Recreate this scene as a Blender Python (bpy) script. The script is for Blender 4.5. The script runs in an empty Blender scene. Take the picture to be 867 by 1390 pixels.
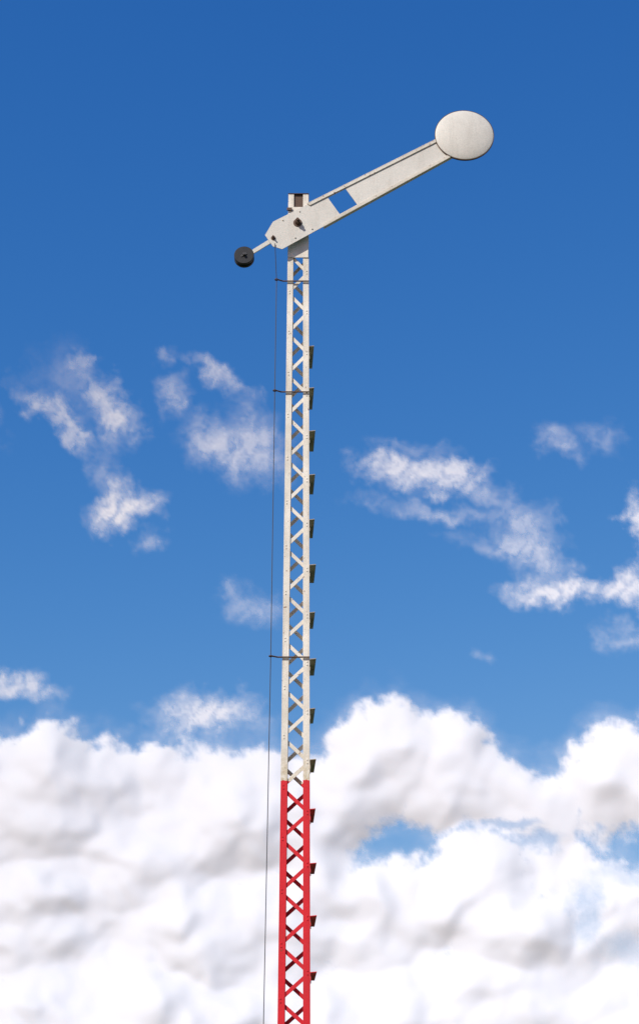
import bpy, bmesh, math, random
import numpy as np
from mathutils import Vector, Matrix
random.seed(4)
scene = bpy.context.scene
scene.view_settings.view_transform = 'Standard'
scene.view_settings.look = 'None'
scene.view_settings.exposure = 0

# ------------------------------------------------------------------ camera
F_PX = 2397.0
PITCH = math.radians(24)
CAM = Vector((0.172, -12.4, 1.6))
cd = bpy.data.cameras.new("camera")
cam = bpy.data.objects.new("camera", cd)
scene.collection.objects.link(cam)
cam.location = CAM
cam.rotation_euler = (math.radians(90) + PITCH, 0, 0)
cd.sensor_fit = 'VERTICAL'
cd.sensor_height = 36.0
cd.lens = 36.0 * F_PX / 1390.0
cd.shift_y = -45.0 / 1390.0
cd.clip_start = 0.1
cd.clip_end = 30000
scene.camera = cam

# ------------------------------------------------------------------ light
SUN_EL = 40.0
SUN_AZ = 220.0           # compass style, clockwise from +Y
w = bpy.data.worlds.new("World")
scene.world = w
w.use_nodes = True
nt = w.node_tree
nt.nodes.clear()
out = nt.nodes.new('ShaderNodeOutputWorld')
bg = nt.nodes.new('ShaderNodeBackground')
sky = nt.nodes.new('ShaderNodeTexSky')
sky.sky_type = 'NISHITA'
sky.sun_disc = False
sky.sun_elevation = math.radians(SUN_EL)
sky.sun_rotation = math.radians(SUN_AZ)
sky.air_density = 1.0
sky.dust_density = 0.3
sky.ozone_density = 3.0
bg.inputs['Strength'].default_value = 0.11
# deep clean-air (polarised) blue: per channel response of the sky colour
sp = nt.nodes.new('ShaderNodeSeparateColor')
cb = nt.nodes.new('ShaderNodeCombineColor')
nt.links.new(sky.outputs[0], sp.inputs[0])
for i, (gm, kk) in enumerate(((1.85, 0.35), (1.05, 0.86), (0.6, 2.2))):
    pw = nt.nodes.new('ShaderNodeMath'); pw.operation = 'POWER'; pw.inputs[1].default_value = gm
    ml = nt.nodes.new('ShaderNodeMath'); ml.operation = 'MULTIPLY'; ml.inputs[1].default_value = kk
    nt.links.new(sp.outputs[i], pw.inputs[0]); nt.links.new(pw.outputs[0], ml.inputs[0]); nt.links.new(ml.outputs[0], cb.inputs[i])
nt.links.new(cb.outputs[0], bg.inputs['Color'])
nt.links.new(bg.outputs[0], out.inputs['Surface'])

sd = bpy.data.lights.new("sun", 'SUN')
sd.energy = 4.6
sd.angle = math.radians(0.5)
sd.color = (1.0, 0.955, 0.89)
sun = bpy.data.objects.new("sun", sd)
scene.collection.objects.link(sun)
a, e = math.radians(SUN_AZ), math.radians(SUN_EL)
to_sun = Vector((math.sin(a) * math.cos(e), math.cos(a) * math.cos(e), math.sin(e)))
sun.rotation_euler = to_sun.to_track_quat('Z', 'Y').to_euler()
sun.location = (-20, -20, 25)

# ------------------------------------------------------------------ materials
def new_mat(name):
    m = bpy.data.materials.new(name)
    m.use_nodes = True
    n = m.node_tree
    return m, n, n.nodes, n.links, n.nodes['Principled BSDF']

def noise(n, coord, scale, detail=6, rough=0.6, stretch=None):
    t = n.nodes.new('ShaderNodeTexNoise')
    t.inputs['Scale'].default_value = scale
    t.inputs['Detail'].default_value = detail
    t.inputs['Roughness'].default_value = rough
    src = coord
    if stretch:
        mp = n.nodes.new('ShaderNodeMapping')
        mp.inputs['Scale'].default_value = stretch
        n.links.new(coord, mp.inputs['Vector'])
        src = mp.outputs[0]
    n.links.new(src, t.inputs['Vector'])
    return t.outputs['Fac']

def ramp(n, fac, stops):
    r = n.nodes.new('ShaderNodeValToRGB')
    els = r.color_ramp.elements
    while len(els) < len(stops):
        els.new(0.5)
    for el, (p, c) in zip(els, stops):
        el.position = p
        el.color = c if len(c) == 4 else (*c, 1)
    n.links.new(fac, r.inputs['Fac'])
    return r.outputs['Color']

def mixc(n, fac, a, b, mode='MIX'):
    m = n.nodes.new('ShaderNodeMix')
    m.data_type = 'RGBA'
    m.blend_type = mode
    for sock, v in ((m.inputs[0], fac), (m.inputs[6], a), (m.inputs[7], b)):
        if isinstance(v, (int, float)):
            sock.default_value = v
        elif isinstance(v, tuple):
            sock.default_value = (*v, 1) if len(v) == 3 else v
        else:
            n.links.new(v, sock)
    return m.outputs[2]

def math_n(n, op, a, b=None, clamp=False):
    m = n.nodes.new('ShaderNodeMath')
    m.operation = op
    m.use_clamp = clamp
    for i, v in enumerate((a, b)):
        if v is None: continue
        if isinstance(v, (int, float)):
            m.inputs[i].default_value = v
        else:
            n.links.new(v, m.inputs[i])
    return m.outputs[0]

def weathered(name, base, dirt=(0.38, 0.34, 0.27), rust=(0.16, 0.065, 0.03), chip=0.66, red_below=None, rough=0.55):
    m, n, N, L, P = new_mat(name)
    tc = n.nodes.new('ShaderNodeTexCoord').outputs['Object']
    big = noise(n, tc, 3.0, 5, 0.6)
    streak = noise(n, tc, 14.0, 6, 0.7, (1, 1, 0.12))
    fine = noise(n, tc, 95.0, 4, 0.75)
    chips = noise(n, tc, 28.0, 8, 0.72)
    col = base
    c = mixc(n, ramp(n, big, [(0.35, (0, 0, 0)), (0.75, (0.5, 0.5, 0.5))]), (*base, 1), (*dirt, 1))
    c = mixc(n, ramp(n, streak, [(0.50, (0, 0, 0)), (0.8, (0.65, 0.65, 0.65))]), c, (*dirt, 1))
    if red_below is not None:
        sep = n.nodes.new('ShaderNodeSeparateXYZ')
        L.new(tc, sep.inputs[0])
        wob = math_n(n, 'MULTIPLY', noise(n, tc, 25.0, 4), 0.06)
        z = math_n(n, 'ADD', sep.outputs['Z'], wob)
        # bare yellowed primer band just above the red coat
        band = math_n(n, 'MULTIPLY', math_n(n, 'SUBTRACT', red_below + 0.30, z), 3.2, True)
        band = math_n(n, 'MULTIPLY', band, ramp(n, chips, [(0.38, (0, 0, 0)), (0.56, (1, 1, 1))]))
        c = mixc(n, math_n(n, 'MULTIPLY', band, 0.75), c, (0.45, 0.33, 0.13, 1))
        lt = math_n(n, 'LESS_THAN', z, red_below + 0.03)
        redc = mixc(n, ramp(n, big, [(0.3, (0, 0, 0)), (0.75, (1, 1, 1))]), (0.72, 0.016, 0.026, 1), (0.58, 0.016, 0.022, 1))
        redc = mixc(n, ramp(n, streak, [(0.5, (0, 0, 0)), (0.85, (0.5, 0.5, 0.5))]), redc, (0.32, 0.03, 0.03, 1))
        c = mixc(n, lt, c, redc)
    c = mixc(n, ramp(n, fine, [(0.3, (0.80, 0.80, 0.80)), (0.6, (1, 1, 1))]), (0, 0, 0, 1), c)
    c = mixc(n, ramp(n, chips, [(chip, (0, 0, 0)), (chip + 0.03, (1, 1, 1))]), c, (*rust, 1))
    L.new(c, P.inputs['Base Color'])
    P.inputs['Roughness'].default_value = rough
    P.inputs['Specular IOR Level'].default_value = 0.3
    b = n.nodes.new('ShaderNodeBump')
    b.inputs['Strength'].default_value = 0.25
    b.inputs['Distance'].default_value = 0.004
    L.new(chips, b.inputs['Height'])
    L.new(b.outputs[0], P.inputs['Normal'])
    return m

RED_TOP = 4.745
m_mast = weathered("mast_paint", (0.86, 0.80, 0.69), dirt=(0.42, 0.35, 0.25), red_below=RED_TOP, chip=0.635)
m_arm = weathered("arm_paint", (0.69, 0.65, 0.57), dirt=(0.48, 0.44, 0.37), chip=0.68)
m_rim = weathered("arm_rim_paint", (0.72, 0.66, 0.55), dirt=(0.42, 0.35, 0.26), chip=0.60)
m_step = weathered("step_steel", (0.40, 0.35, 0.28), dirt=(0.22, 0.16, 0.11), chip=0.58, red_below=RED_TOP)
m_rust = weathered("rusty_steel", (0.12, 0.07, 0.045), dirt=(0.07, 0.04, 0.025), chip=0.6)
m_black = weathered("black_iron", (0.018, 0.018, 0.02), dirt=(0.03, 0.028, 0.026), rust=(0.05, 0.03, 0.02), chip=0.66)
m_wire = weathered("wire_steel", (0.06, 0.06, 0.065), dirt=(0.05, 0.04, 0.035), chip=0.7)

m_conc, n, N, L, P = new_mat("concrete")
tc = n.nodes.new('ShaderNodeTexCoord').outputs['Object']
L.new(ramp(n, noise(n, tc, 9, 8), [(0.3, (0.22, 0.21, 0.19)), (0.7, (0.38, 0.37, 0.34))]), P.inputs['Base Color'])
P.inputs['Roughness'].default_value = 0.9
m_grass, n, N, L, P = new_mat("grass_ground")
tc = n.nodes.new('ShaderNodeTexCoord').outputs['Object']
g1 = ramp(n, noise(n, tc, 0.4, 10, 0.7), [(0.35, (0.045, 0.075, 0.02)), (0.65, (0.10, 0.12, 0.04))])
g2 = mixc(n, noise(n, tc, 40, 4, 0.8), g1, (0.03, 0.05, 0.015, 1))
L.new(g2, P.inputs['Base Color'])
P.inputs['Roughness'].default_value = 0.95

# ------------------------------------------------------------------ mesh helpers
root = bpy.data.objects.new("railway_semaphore_signal", None)
scene.collection.objects.link(root)

def finish(bm, name, mat, bevel=0.0, smooth=False, parent=root):
    bmesh.ops.recalc_face_normals(bm, faces=bm.faces[:])
    me = bpy.data.meshes.new(name)
    bm.to_mesh(me)
    bm.free()
    me.materials.append(mat)
    ob = bpy.data.objects.new(name, me)
    scene.collection.objects.link(ob)
    if parent: ob.parent = parent
    if bevel:
        md = ob.modifiers.new("bevel", 'BEVEL')
        md.width = bevel
        md.segments = 2
        md.limit_method = 'ANGLE'
    if smooth:
        for p in me.polygons: p.use_smooth = True
        me.set_sharp_from_angle(angle=math.radians(40))
    return ob

def prism(bm, a, b):
    """hexahedron between two quads a,b (lists of 4 vectors)"""
    va = [bm.verts.new(v) for v in a]
    vb = [bm.verts.new(v) for v in b]
    bm.faces.new(va)
    bm.faces.new(vb[::-1])
    for i in range(4):
        j = (i + 1) % 4
        bm.faces.new((va[i], vb[i], vb[j], va[j]))

def box(bm, x0, x1, y0, y1, z0, z1):
    prism(bm, [(x0, y0, z0), (x1, y0, z0), (x1, y1, z0), (x0, y1, z0)],
              [(x0, y0, z1), (x1, y0, z1), (x1, y1, z1), (x0, y1, z1)])

def rod(bm, p0, p1, r, seg=10, r2=None):
    p0, p1 = Vector(p0), Vector(p1)
    d = (p1 - p0)
    q = d.to_track_quat('Z', 'Y')
    M = Matrix.Translation((p0 + p1) / 2) @ q.to_matrix().to_4x4()
    bmesh.ops.create_cone(bm, cap_ends=True, segments=seg, radius1=r, radius2=r if r2 is None else r2, depth=d.length, matrix=M)

def extrude_poly(bm, pts, y0, y1, xf):
    """pts in local (u,v), extruded from y0 to y1, xf maps (u,v,y)->world"""
    va = [bm.verts.new(xf(u, v, y0)) for u, v in pts]
    vb = [bm.verts.new(xf(u, v, y1)) for u, v in pts]
    bm.faces.new(va)
    bm.faces.new(vb[::-1])
    k = len(pts)
    for i in range(k):
        j = (i + 1) % k
        bm.faces.new((va[i], vb[i], vb[j], va[j]))

# ------------------------------------------------------------------ mast
Z_TOP = 9.66
def hw(z):                       # half width of the tapering mast
    return 0.123 - 0.00415 * z
DY = 0.065                        # half depth
FL = 0.050                        # flange width
T = 0.006
bm = bmesh.new()
for s in (-1, 1):
    segs = 1
    z0, z1 = 0.0, Z_TOP
    def ring(z, xa, xb, ya, yb):
        h = hw(z)
        return [(s * (h - xa), ya, z), (s * (h - xb), ya, z), (s * (h - xb), yb, z), (s * (h - xa), yb, z)]
    prism(bm, ring(z0, 0, T, -DY, DY), ring(z1, 0, T, -DY, DY))             # web
    prism(bm, ring(z0, T, FL, -DY, -DY + T), ring(z1, T, FL - 0.004, -DY, -DY + T))  # front flange
    prism(bm, ring(z0, T, FL, DY - T, DY), ring(z1, T, FL - 0.004, DY - T, DY))      # rear flange
finish(bm, "mast_channels", m_mast, 0.0012)

# lattice bars, riveted on the inside of the flanges
PITCH_Z = 0.3666
rivets = bmesh.new()
for side, yy, sg in (("front", -DY + T + 0.002, 1), ("rear", DY - T - 0.008, -1)):
    bm = bmesh.new()
    z = 0.30
    k = 0
    half = PITCH_Z / 2
    while z + half < 9.30:
        za, zb = z + 0.012, z + half - 0.012
        d = sg * (1 if k % 2 == 0 else -1)
        xa = -d * (hw(za) - 0.018)
        xb = d * (hw(zb) - 0.018)
        p, q = Vector((xa, 0, za)), Vector((xb, 0, zb))
        t = (q - p).normalized()
        nrm = Vector((-t.z, 0, t.x)) * 0.0135
        p -= t * 0.008; q += t * 0.008
        off = 0.0
        quad = [p + nrm, p - nrm, q - nrm, q + nrm]
        yo = yy + (0.007 if k % 2 else 0.0) * (1 if side == "front" else -1)
        prism(bm, [v + Vector((0, yo, 0)) for v in quad], [v + Vector((0, yo + 0.005, 0)) for v in quad])
        if side == "front":
            for (x_, z_) in ((xa, za), (xb, zb)):
                rod(rivets, (x_, -DY + 0.001, z_), (x_, -DY - 0.004, z_), 0.007, 8, 0.004)
        z += half
        k += 1
    finish(bm, "lattice_" + side, m_mast, 0.0008)
finish(rivets, "rivets", m_mast, 0, True)

# mast head : open top framed by the channels, rusty plate behind
bm = bmesh.new()
h = hw(Z_TOP)
box(bm, -h + 0.001, h - 0.001, -DY - 0.008, -DY - 0.002, 9.05, Z_TOP - 0.13)
box(bm, -h - 0.004, h + 0.004, DY + 0.002, DY + 0.010, Z_TOP - 0.22, Z_TOP + 0.006)
finish(bm, "mast_head", m_mast, 0.0015)
bm = bmesh.new()
box(bm, -h + 0.010, h - 0.010, -DY + 0.012, -DY + 0.022, Z_TOP - 0.14, Z_TOP - 0.004)
box(bm, -h - 0.002, h + 0.002, -DY - 0.006, DY, Z_TOP + 0.001, Z_TOP + 0.005)
box(bm, -h - 0.012, -h + 0.03, -DY - 0.025, -DY - 0.012, Z_TOP - 0.17, Z_TOP - 0.145)
finish(bm, "rusty_head_plate", m_rust, 0.001)

# steps on the right side
bm = bmesh.new()
z_first = 1.6 + 6.563
for i in range(22):
    z = z_first - i * PITCH_Z
    if z < 0.4: break
    x0 = hw(z) + 0.001
    ln0, ln1 = -0.20 + random.uniform(-.01, .01), 0.17
    jit = random.uniform(-0.006, 0.006)
    tl = random.uniform(-0.008, 0.008)
    wv0, wv1 = 0.044 + jit, 0.028 + jit
    prism(bm, [(x0, ln0, z + tl), (x0 + wv0, ln0, z + 0.004 + tl), (x0 + wv1, ln1, z), (x0, ln1, z)],
              [(x0, ln0, z + 0.006 + tl), (x0 + wv0, ln0, z + 0.010 + tl), (x0 + wv1, ln1, z + 0.006), (x0, ln1, z + 0.006)])
    prism(bm, [(x0, -DY, z - 0.035), (x0 + 0.005, -DY, z - 0.035), (x0 + 0.005, DY, z - 0.035), (x0, DY, z - 0.035)],
              [(x0, -DY, z - 0.006), (x0 + 0.005, -DY, z - 0.006), (x0 + 0.005, DY, z - 0.006), (x0, DY, z - 0.006)])
finish(bm, "climbing_steps", m_step, 0.001)

# ------------------------------------------------------------------ semaphore arm
PIV = Vector((-0.005, 0, 9.338))
ANG = math.radians(31.6)
cu, su = math.cos(ANG), math.sin(ANG)
def axf(u, v, y):
    return Vector((PIV.x + u * cu - v * su, y, PIV.z + u * su + v * cu))
YA = -0.135        # arm front plane
bm = bmesh.new()
def vt(u): return 0.112 + (0.086 - 0.112) * u / 1.42
def vb_(u): return -0.142 + (-0.115 + 0.142) * u / 1.42
HU0, HU1 = 0.335, 0.505
RIM = 0.022
extrude_poly(bm, [(-0.285, 0.040), (-0.285, -0.085), (-0.235, vb_(-0.2)), (HU0, vb_(HU0)), (HU0, vt(HU0)), (-0.165, vt(-0.16))], YA, YA + 0.006, axf)
extrude_poly(bm, [(HU1, vb_(HU1)), (1.45, vb_(1.45)), (1.45, vt(1.45)), (HU1, vt(HU1))], YA, YA + 0.006, axf)
extrude_poly(bm, [(HU0, vt(HU0) - RIM - 0.006), (HU1, vt(HU1) - RIM - 0.006), (HU1, vt(HU1)), (HU0, vt(HU0))], YA, YA + 0.006, axf)
extrude_poly(bm, [(HU0, vb_(HU0)), (HU1, vb_(HU1)), (HU1, vb_(HU1) + RIM + 0.006), (HU0, vb_(HU0) + RIM + 0.006)], YA, YA + 0.006, axf)
bmesh.ops.remove_doubles(bm, verts=bm.verts[:], dist=1e-5)
finish(bm, "arm_panel", m_arm, 0)
# angle-iron edging along both sides
bm = bmesh.new()
for fn, sg in ((vt, 1), (vb_, -1)):
    ua = 0.16
    ub = 1.44
    pts = [(ua, fn(ua) + sg * 0.002), (ub, fn(ub) + sg * 0.002), (ub, fn(ub) - sg * RIM), (ua + 0.01, fn(ua) - sg * RIM)]
    extrude_poly(bm, pts, YA - 0.009, YA - 0.002, axf)
    pts = [(ua, fn(ua) + sg * 0.0025), (ub, fn(ub) + sg * 0.0025), (ub, fn(ub) + sg * 0.007), (ua, fn(ua) + sg * 0.007)]
    extrude_poly(bm, pts, YA - 0.0095, YA + 0.03, axf)
finish(bm, "arm_edging", m_rim, 0.001)

def disc(bm, u, v, r, y0, y1, seg=72, xf=axf):
    extrude_poly(bm, [(u + r * math.cos(2 * math.pi * i / seg), v + r * math.sin(2 * math.pi * i / seg)) for i in range(seg)], y0, y1, xf)
# slightly domed enamel disc
bm = bmesh.new()
seg = 72
prev = None
cen = bm.verts.new(axf(1.62, 0, YA - 0.044))
for r, y in ((0.06, YA - 0.0425), (0.13, YA - 0.037), (0.19, YA - 0.028), (0.228, YA - 0.019), (0.240, YA - 0.014), (0.243, YA - 0.008), (0.243, YA + 0.002)):
    cur = [bm.verts.new(axf(1.62 + r * math.cos(2 * math.pi * i / seg), r * math.sin(2 * math.pi * i / seg), y)) for i in range(seg)]
    for i in range(seg):
        j = (i + 1) % seg
        if prev is None:
            bm.faces.new((cen, cur[i], cur[j]))
        else:
            bm.faces.new((prev[i], cur[i], cur[j], prev[j]))
    prev = cur
bm.faces.new(prev)
finish(bm, "arm_disc", m_arm, 0, True)
# thin rusty edge band round the disc
bm = bmesh.new()
seg = 96
rr = [(0.2435, YA - 0.012), (0.2465, YA - 0.012), (0.2465, YA + 0.004), (0.2435, YA + 0.004)]
rings = []
for i in range(seg):
    t = 2 * math.pi * i / seg
    rings.append([bm.verts.new(axf(1.62 + r * math.cos(t), r * math.sin(t), y)) for r, y in rr])
for i in range(seg):
    A, B = rings[i], rings[(i + 1) % seg]
    for j in range(4):
        bm.faces.new((A[j], A[(j + 1) % 4], B[(j + 1) % 4], B[j]))
finish(bm, "arm_disc_rim", m_rust, 0)

# pivot shaft, washers, nuts
bm = bmesh.new()
def bolt(bm, u, v, r, out_):
    c0 = axf(u, v, YA)
    rod(bm, c0 + Vector((0, 0.0, 0)), c0 + Vector((0, -0.006, 0)), r * 1.7, 20)
    rod(bm, c0 + Vector((0, -0.006, 0)), c0 + Vector((0, -out_, 0)), r, 6)
    rod(bm, c0 + Vector((0, -out_, 0)), c0 + Vector((0, -out_ - 0.02, 0)), r * 0.55, 12)
bolt(bm, 0, 0, 0.021, 0.045)
bolt(bm, -0.243, -0.020, 0.011, 0.018)
finish(bm, "pivot_bolts", m_rust, 0.001)
bm = bmesh.new()
rod(bm, (PIV.x, YA + 0.004, PIV.z), (PIV.x, DY + 0.05, PIV.z), 0.028, 20)
rod(bm, (PIV.x, -0.12, PIV.z), (PIV.x, -DY - 0.008, PIV.z), 0.05, 20)
finish(bm, "pivot_shaft", m_rust, 0)
bm = bmesh.new()
for (u, v) in ((0.07, 0.085), (0.07, -0.11), (-0.09, 0.085), (-0.09, -0.11)):
    rod(bm, axf(u, v, YA), axf(u, v, YA - 0.007), 0.008, 8, 0.005)
finish(bm, "arm_rivets", m_arm, 0)

# counterweight lever + cast iron counterweight
bm = bmesh.new()
extrude_poly(bm, [(-0.22, -0.002), (-0.22, -0.040), (-0.52, -0.060), (-0.52, -0.026)], YA + 0.009, YA + 0.021, axf)
finish(bm, "counterweight_lever", m_arm, 0.001)
bm = bmesh.new()
disc(bm, -0.53, -0.043, 0.080, YA - 0.022, YA + 0.006, 48)
disc(bm, -0.53, -0.043, 0.080, YA + 0.024, YA + 0.050, 48)
finish(bm, "counterweight", m_black, 0.004, True)
bm = bmesh.new()
extrude_poly(bm, [(-0.505, -0.030), (-0.505, -0.052), (-0.56, -0.050), (-0.56, -0.036)], YA - 0.027, YA - 0.0225, axf)
rod(bm, axf(-0.53, -0.043, YA - 0.03), axf(-0.53, -0.043, YA - 0.045), 0.012, 6)
finish(bm, "counterweight_clamp", m_wire, 0.001)

# ------------------------------------------------------------------ signal wire + guides
guides = [(8.827, -0.172), (7.83, -0.176), (5.66, -0.183)]
bm = bmesh.new()
pts = [axf(-0.26, -0.075, YA - 0.01)] + [Vector((x, -0.10, z + 0.0)) for z, x in guides] + [Vector((-0.199, -0.10, 3.53)), Vector((-0.225, -0.10, 0.35))]
for i in range(len(pts) - 1):
    rod(bm, pts[i], pts[i + 1], 0.0030, 8)
finish(bm, "signal_wire", m_wire, 0, True)
bm = bmesh.new()
for z, x in guides:
    rod(bm, (x + 0.012, -0.10, z), (x + 0.05, -DY - 0.012, z), 0.006, 8)
    rod(bm, (x + 0.05, -DY - 0.012, z), (hw(z) + 0.0, -DY - 0.012, z), 0.006, 8)
    seg = 20
    rings = []
    for i in range(seg):
        t = 2 * math.pi * i / seg
        c = Vector((x, -0.10, z))
        d = Vector((math.cos(t), math.sin(t), 0))
        rings.append([bm.verts.new(c + d * (0.012 + 0.0045 * math.cos(k * math.pi / 3)) + Vector((0, 0, 0.0045 * math.sin(k * math.pi / 3)))) for k in range(6)])
    for i in range(seg):
        A, B = rings[i], rings[(i + 1) % seg]
        for j in range(6):
            bm.faces.new((A[j], A[(j + 1) % 6], B[(j + 1) % 6], B[j]))
finish(bm, "wire_guides", m_rust, 0, True)
bm = bmesh.new()
box(bm, -0.35, 0.35, -0.35, 0.35, -0.3, 0.22)
finish(bm, "concrete_footing", m_conc, 0.02)

# ------------------------------------------------------------------ ground
bm = bmesh.new()
bmesh.ops.create_circle(bm, cap_ends=True, segments=128, radius=9000)
finish(bm, "ground", m_grass, parent=None)

# ------------------------------------------------------------------ clouds
def perlin(x, y, seed):
    r = np.random.RandomState(seed)
    perm = r.permutation(512)
    ang = r.rand(512) * 2 * np.pi
    gx, gy = np.cos(ang), np.sin(ang)
    xi, yi = np.floor(x).astype(int), np.floor(y).astype(int)
    xf, yf = x - xi, y - yi
    u = xf * xf * xf * (xf * (xf * 6 - 15) + 10)
    v = yf * yf * yf * (yf * (yf * 6 - 15) + 10)
    def g(ix, iy, dx, dy):
        hsh = perm[(perm[ix & 511] + iy) & 511]
        return gx[hsh] * dx + gy[hsh] * dy
    n00 = g(xi, yi, xf, yf); n10 = g(xi + 1, yi, xf - 1, yf)
    n01 = g(xi, yi + 1, xf, yf - 1); n11 = g(xi + 1, yi + 1, xf - 1, yf - 1)
    return ((n00 * (1 - u) + n10 * u) * (1 - v) + (n01 * (1 - u) + n11 * u) * v) * 1.4
def fbm(x, y, s, o=5, gain=0.5):
    t = 0; a_ = 1.0; tot = 0
    for i in range(o):
        t = t + a_ * perlin(x * 2 ** i + 17.3 * i, y * 2 ** i - 9.1 * i, s + i); tot += a_; a_ *= gain
    return t / tot * 1.6
def billow(x, y, s, o=4, gain=0.5):
    t = 0; a_ = 1.0; tot = 0
    for i in range(o):
        p_ = perlin(x * 2 ** i + 5.3 * i, y * 2 ** i + 3.1 * i, s + i)
        t = t + a_ * (np.sqrt(p_ * p_ + 0.01)) * 2; tot += a_; a_ *= gain
    return t / tot
def sstep(a_, b_, x):
    t = np.clip((x - a_) / (b_ - a_), 0, 1)
    return t * t * (3 - 2 * t)
def blur(a_, r):
    k = np.exp(-0.5 * (np.arange(-3 * r, 3 * r + 1) / r) ** 2); k /= k.sum()
    p = np.pad(a_, 3 * r, mode='edge')
    p = np.apply_along_axis(lambda v_: np.convolve(v_, k, 'valid'), 0, p)
    return np.apply_along_axis(lambda v_: np.convolve(v_, k, 'valid'), 1, p)

ST = 2.5
xs = np.arange(-520, 1400, ST)
ys = np.arange(-200, 1690, ST)
X, Y = np.meshgrid(xs, ys)
wx = X + 34 * fbm(X / 120, Y / 120, 3, 4) + 9 * fbm(X / 28, Y / 28, 31, 4)
wy = Y + 28 * fbm(X / 120, Y / 120, 7, 4) + 9 * fbm(X / 28, Y / 28, 37, 4)

# cx, cy, rx, ry, nearness
cum = [(-60, 1120, 150, 130, 0), (60, 1090, 120, 105, 0), (150, 1110, 110, 110, 10), (240, 1125, 110, 105, 0), (340, 1105, 90, 112, 10),
       (420, 1125, 90, 115, 0), (520, 1040, 95, 88, 0), (600, 1050, 90, 82, 10), (670, 1075, 70, 58, 0), (730, 1100, 70, 50, 0),
       (830, 1060, 75, 78, 10), (920, 1060, 110, 85, 0), (480, 1085, 60, 60, 10), (120, 1250, 260, 120, 25), (330, 1270, 160, 95, 30),
       (640, 1205, 85, 85, 45), (570, 1240, 95, 75, 35), (700, 1260, 85, 80, 45), (760, 1300, 70, 55, 35), (500, 1250, 80, 90, 35), (430, 1230, 80, 80, 30),
       (650, 1370, 300, 90, 50), (200, 1420, 400, 120, 45), (800, 1480, 400, 110, 40), (1100, 1150, 150, 110, 0), (-300, 1150, 200, 160, 0),
       (1250, 1300, 250, 150, 20), (-350, 1400, 250, 200, 20), (400, 1600, 1000, 130, 30), (820, 1250, 120, 90, 0), (760, 1170, 90, 50, 0)]
gaps = [(530, 1150, 30, 11, .75), (690, 1122, 46, 8, .6), (735, 1142, 34, 11, .6), (850, 1185, 60, 16, .35), (795, 1235, 26, 45, .5), (850, 1285, 45, 24, .4)]
D = np.full(X.shape, -400.0)
Hh = np.zeros(X.shape)
for i_, (cx, cy, rx, ry, near) in enumerate(cum):
    r2 = ((wx - cx) / rx) ** 2 + ((wy - cy) / ry) ** 2
    m_ = min(rx, ry)
    d = (1 - np.sqrt(r2)) * m_
    k = 14.0
    hh = np.clip(0.5 + 0.5 * (d - D) / k, 0, 1)
    D = D * (1 - hh) + d * hh + k * hh * (1 - hh)
    Hh = np.maximum(Hh, np.sqrt(np.clip(1 - r2, 0, 1)) * (min(m_, 110) * (0.8 + 0.2 * math.sin(i_ * 2.3)) + near))
G = np.zeros(X.shape)
gx_ = X + 22 * fbm(X / 50, Y / 50, 203, 5, .6); gy_ = Y + 14 * fbm(X / 50, Y / 50, 207, 5, .6)
for cx, cy, rx, ry, st in gaps:
    r = np.sqrt(((gx_ - cx) / rx) ** 2 + ((gy_ - cy) / ry) ** 2)
    G = np.maximum(G, st * sstep(1.5, 0.3, r))
D2 = D + 13 * fbm(X / 26, Y / 26, 51, 6, .6)
A_c = sstep(-5, 17, D2) * (1 - G)
A_h = 0.22 * sstep(-34, 26, D + 18 * fbm(X / 60, Y / 40, 61, 5)) * (1 - G)

wisps = [(70, 560, 60, 16, -45, .6), (100, 595, 40, 14, -30, .5), (148, 560, 30, 55, 12, .8), (118, 492, 28, 12, 0, .3), (165, 690, 54, 24, 18, 1.0), (148, 648, 30, 22, -20, .3),
         (205, 735, 26, 14, 10, .3), (236, 538, 28, 24, 20, .4), (298, 512, 60, 15, -30, .55), (328, 605, 66, 48, -10, .6), (228, 484, 12, 12, 0, .25),
         (550, 640, 80, 24, -8, .85), (620, 645, 50, 16, 10, .7), (640, 665, 60, 18, -20, .4), (600, 695, 110, 13, -10, .35), (715, 715, 45, 34, -35, .4), (690, 745, 85, 14, -12, .3),
         (735, 765, 45, 25, -30, .4), (765, 803, 90, 18, 0, .9), (850, 800, 55, 20, -6, .85), (868, 722, 22, 50, 5, .85), (757, 600, 36, 20, -15, .32),
         (815, 588, 34, 16, -20, .2), (345, 822, 52, 26, -15, .32), (310, 795, 16, 14, 0, .2), (28, 930, 66, 19, -4, .75), (280, 970, 80, 34, -3, .9),
         (848, 860, 34, 20, 0, .3), (648, 885, 14, 12, 0, .15), (560, 605, 60, 10, -10, .2), (280, 590, 40, 30, 0, .25), (100, 520, 60, 40, -30, .2),
         (960, 780, 90, 40, -8, .7), (1060, 640, 120, 30, 10, .6), (-120, 620, 110, 40, 12, .7), (-220, 800, 120, 30, -10, .6), (-60, 540, 60, 20, -20, .5),
         (1180, 860, 100, 30, -6, .7), (-300, 560, 90, 30, 15, .6)]
ww = X + 30 * fbm(X / 60, Y / 60, 71, 6, .6)
wv = Y + 24 * fbm(X / 60, Y / 60, 79, 6, .6)
A_w = np.zeros(X.shape)
tex = 0.5 + 0.5 * fbm((X + 0.7 * Y) / 30 + fbm(X / 40, Y / 40, 301, 4), (Y - 0.5 * X) / 62 + fbm(X / 40, Y / 40, 311, 4), 91, 7, .62)
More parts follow.
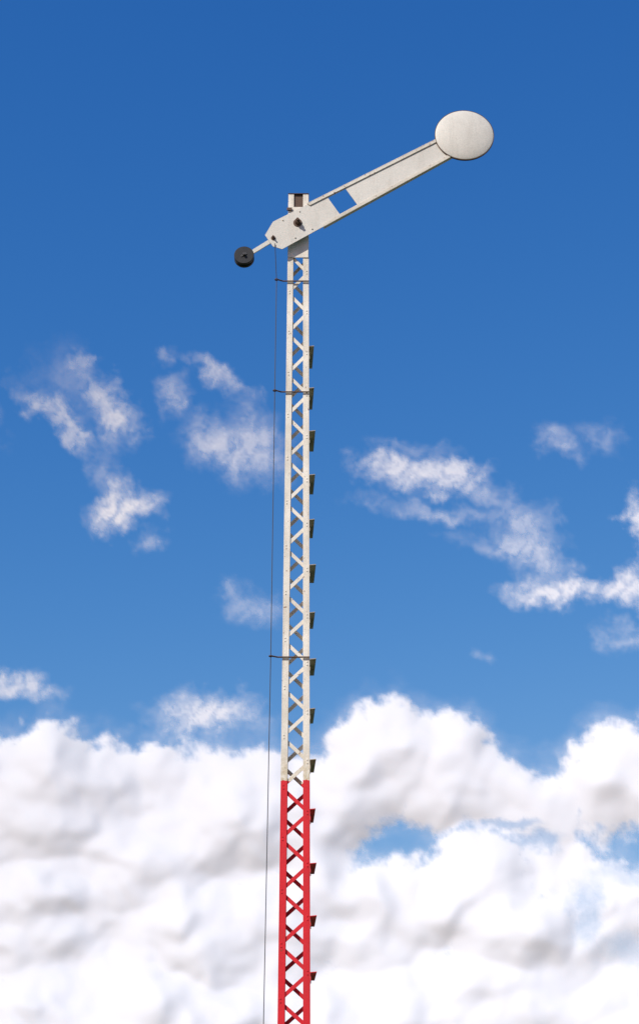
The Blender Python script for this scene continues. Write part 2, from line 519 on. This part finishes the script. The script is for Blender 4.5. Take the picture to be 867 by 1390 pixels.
for cx, cy, rx, ry, rot, st in wisps:
    t = math.radians(rot)
    dx, dy = ww - cx, wv - cy
    ax = dx * math.cos(t) - dy * math.sin(t)
    ay = dx * math.sin(t) + dy * math.cos(t)
    r2 = (ax / (rx * 0.80)) ** 2 + (ay / (ry * 0.88)) ** 2
    dens = np.exp(-r2 * 1.05)
    dens = np.clip(dens * (0.15 + 1.75 * tex) - 0.07, 0, 1)
    A_w = 1 - (1 - A_w) * (1 - st * np.clip(dens, 0, 1))
alpha = 1 - (1 - A_c) * (1 - A_h) * (1 - A_w)
inside = sstep(-5, 60, D)
bil = billow(wx / 120, wy / 100, 101, 4, .45)
bil2 = fbm(X / 150, Y / 120, 121, 3, .5)
relief = Hh * 0.62 + inside * (34 * bil + 28 * bil2 + 9 * fbm(wx / 34, wy / 30, 141, 4, .55)) * (1 - G)
relief = 0.55 * blur(relief, 5) + 0.45 * blur(relief, 2)
edge = sstep(0, 120, X - xs[0]) * sstep(0, 120, xs[-1] - X)
alpha = alpha * edge

R = 6000.0
sx = (X - 433.5) / F_PX
sy = (650.0 - Y) / F_PX
fw = math.cos(PITCH) - sy * math.sin(PITCH)
up = math.sin(PITCH) + sy * math.cos(PITCH)
ln = np.sqrt(sx ** 2 + fw ** 2 + up ** 2)
def surf(th):
    rad = (R - th * R / F_PX)
    return np.stack([CAM.x + sx / ln * rad, CAM.y + fw / ln * rad, CAM.z + up / ln * rad], -1)
# scattering normals follow the full billow relief; the sheet itself is a flatter hull
PR = surf(relief)
nrm_ = np.cross(np.gradient(PR, axis=1), np.gradient(PR, axis=0))
nrm_ /= np.linalg.norm(nrm_, axis=-1, keepdims=True) + 1e-9
view = np.stack([sx / ln, fw / ln, up / ln], -1)
flip = np.sign((nrm_ * view).sum(-1, keepdims=True)); flip[flip == 0] = 1
nrm_ = -nrm_ * flip
co = surf(relief * 0.12).reshape(-1, 3)
nv = nrm_.reshape(-1, 3)
ny, nx = X.shape
idx = np.arange(nx * ny).reshape(ny, nx)
quads = np.stack([idx[:-1, :-1], idx[1:, :-1], idx[1:, 1:], idx[:-1, 1:]], -1).reshape(-1, 4)
am = alpha.reshape(-1)
keep = (am[quads].max(axis=1) > 0.002)
quads = quads[keep]
used = np.unique(quads)
remap = -np.ones(nx * ny, dtype=int); remap[used] = np.arange(len(used))
quads = remap[quads]; co = co[used]; am = am[used]; nv = nv[used]
me = bpy.data.meshes.new("clouds")
me.vertices.add(len(co)); me.vertices.foreach_set("co", co.astype(np.float32).ravel())
me.loops.add(quads.size); me.loops.foreach_set("vertex_index", quads.astype(np.int32).ravel())
me.polygons.add(len(quads))
me.polygons.foreach_set("loop_start", np.arange(0, quads.size, 4, dtype=np.int32))
me.polygons.foreach_set("use_smooth", np.ones(len(quads), dtype=bool))
me.update(calc_edges=True)
at = me.attributes.new("cloud_amount", 'FLOAT', 'POINT')
at.data.foreach_set("value", am.astype(np.float32))
at = me.attributes.new("billow_normal", 'FLOAT_VECTOR', 'POINT')
at.data.foreach_set("vector", nv.astype(np.float32).ravel())
clouds = bpy.data.objects.new("clouds", me)
scene.collection.objects.link(clouds)

m, n, N, L, P = new_mat("cloud_vapour")
N.remove(P)
outn = N['Material Output']
atn = N.new('ShaderNodeAttribute'); atn.attribute_name = "cloud_amount"
tc = N.new('ShaderNodeTexCoord').outputs['Object']
fn = noise(n, tc, 0.03, 6, 0.65)
f0 = math_n(n, 'MULTIPLY', math_n(n, 'SUBTRACT', fn, 0.5), 0.45)
# noise only erodes semi-transparent parts
w4 = math_n(n, 'MULTIPLY', math_n(n, 'MULTIPLY', atn.outputs['Fac'], math_n(n, 'SUBTRACT', 1.0, atn.outputs['Fac'])), 4.0)
al = math_n(n, 'ADD', atn.outputs['Fac'], math_n(n, 'MULTIPLY', f0, w4), True)
# vapour scatters light round its bulges: soften the shading normal toward the sun
geo = N.new('ShaderNodeAttribute'); geo.attribute_name = "billow_normal"
v1 = N.new('ShaderNodeVectorMath'); v1.operation = 'SCALE'; v1.inputs['Scale'].default_value = 0.56
L.new(geo.outputs['Vector'], v1.inputs[0])
v2 = N.new('ShaderNodeVectorMath'); v2.operation = 'ADD'
v2.inputs[1].default_value = tuple(to_sun * 0.44)
L.new(v1.outputs[0], v2.inputs[0])
v3 = N.new('ShaderNodeVectorMath'); v3.operation = 'NORMALIZE'
L.new(v2.outputs[0], v3.inputs[0])
dif = N.new('ShaderNodeBsdfDiffuse'); dif.inputs['Color'].default_value = (0.635, 0.66, 0.70, 1)
L.new(v3.outputs[0], dif.inputs['Normal'])
tr = N.new('ShaderNodeBsdfTransparent')
mx2 = N.new('ShaderNodeMixShader')
L.new(al, mx2.inputs[0]); L.new(tr.outputs[0], mx2.inputs[1]); L.new(dif.outputs[0], mx2.inputs[2])
L.new(mx2.outputs[0], outn.inputs['Surface'])
me.materials.append(m)
print("cloud verts", len(co))
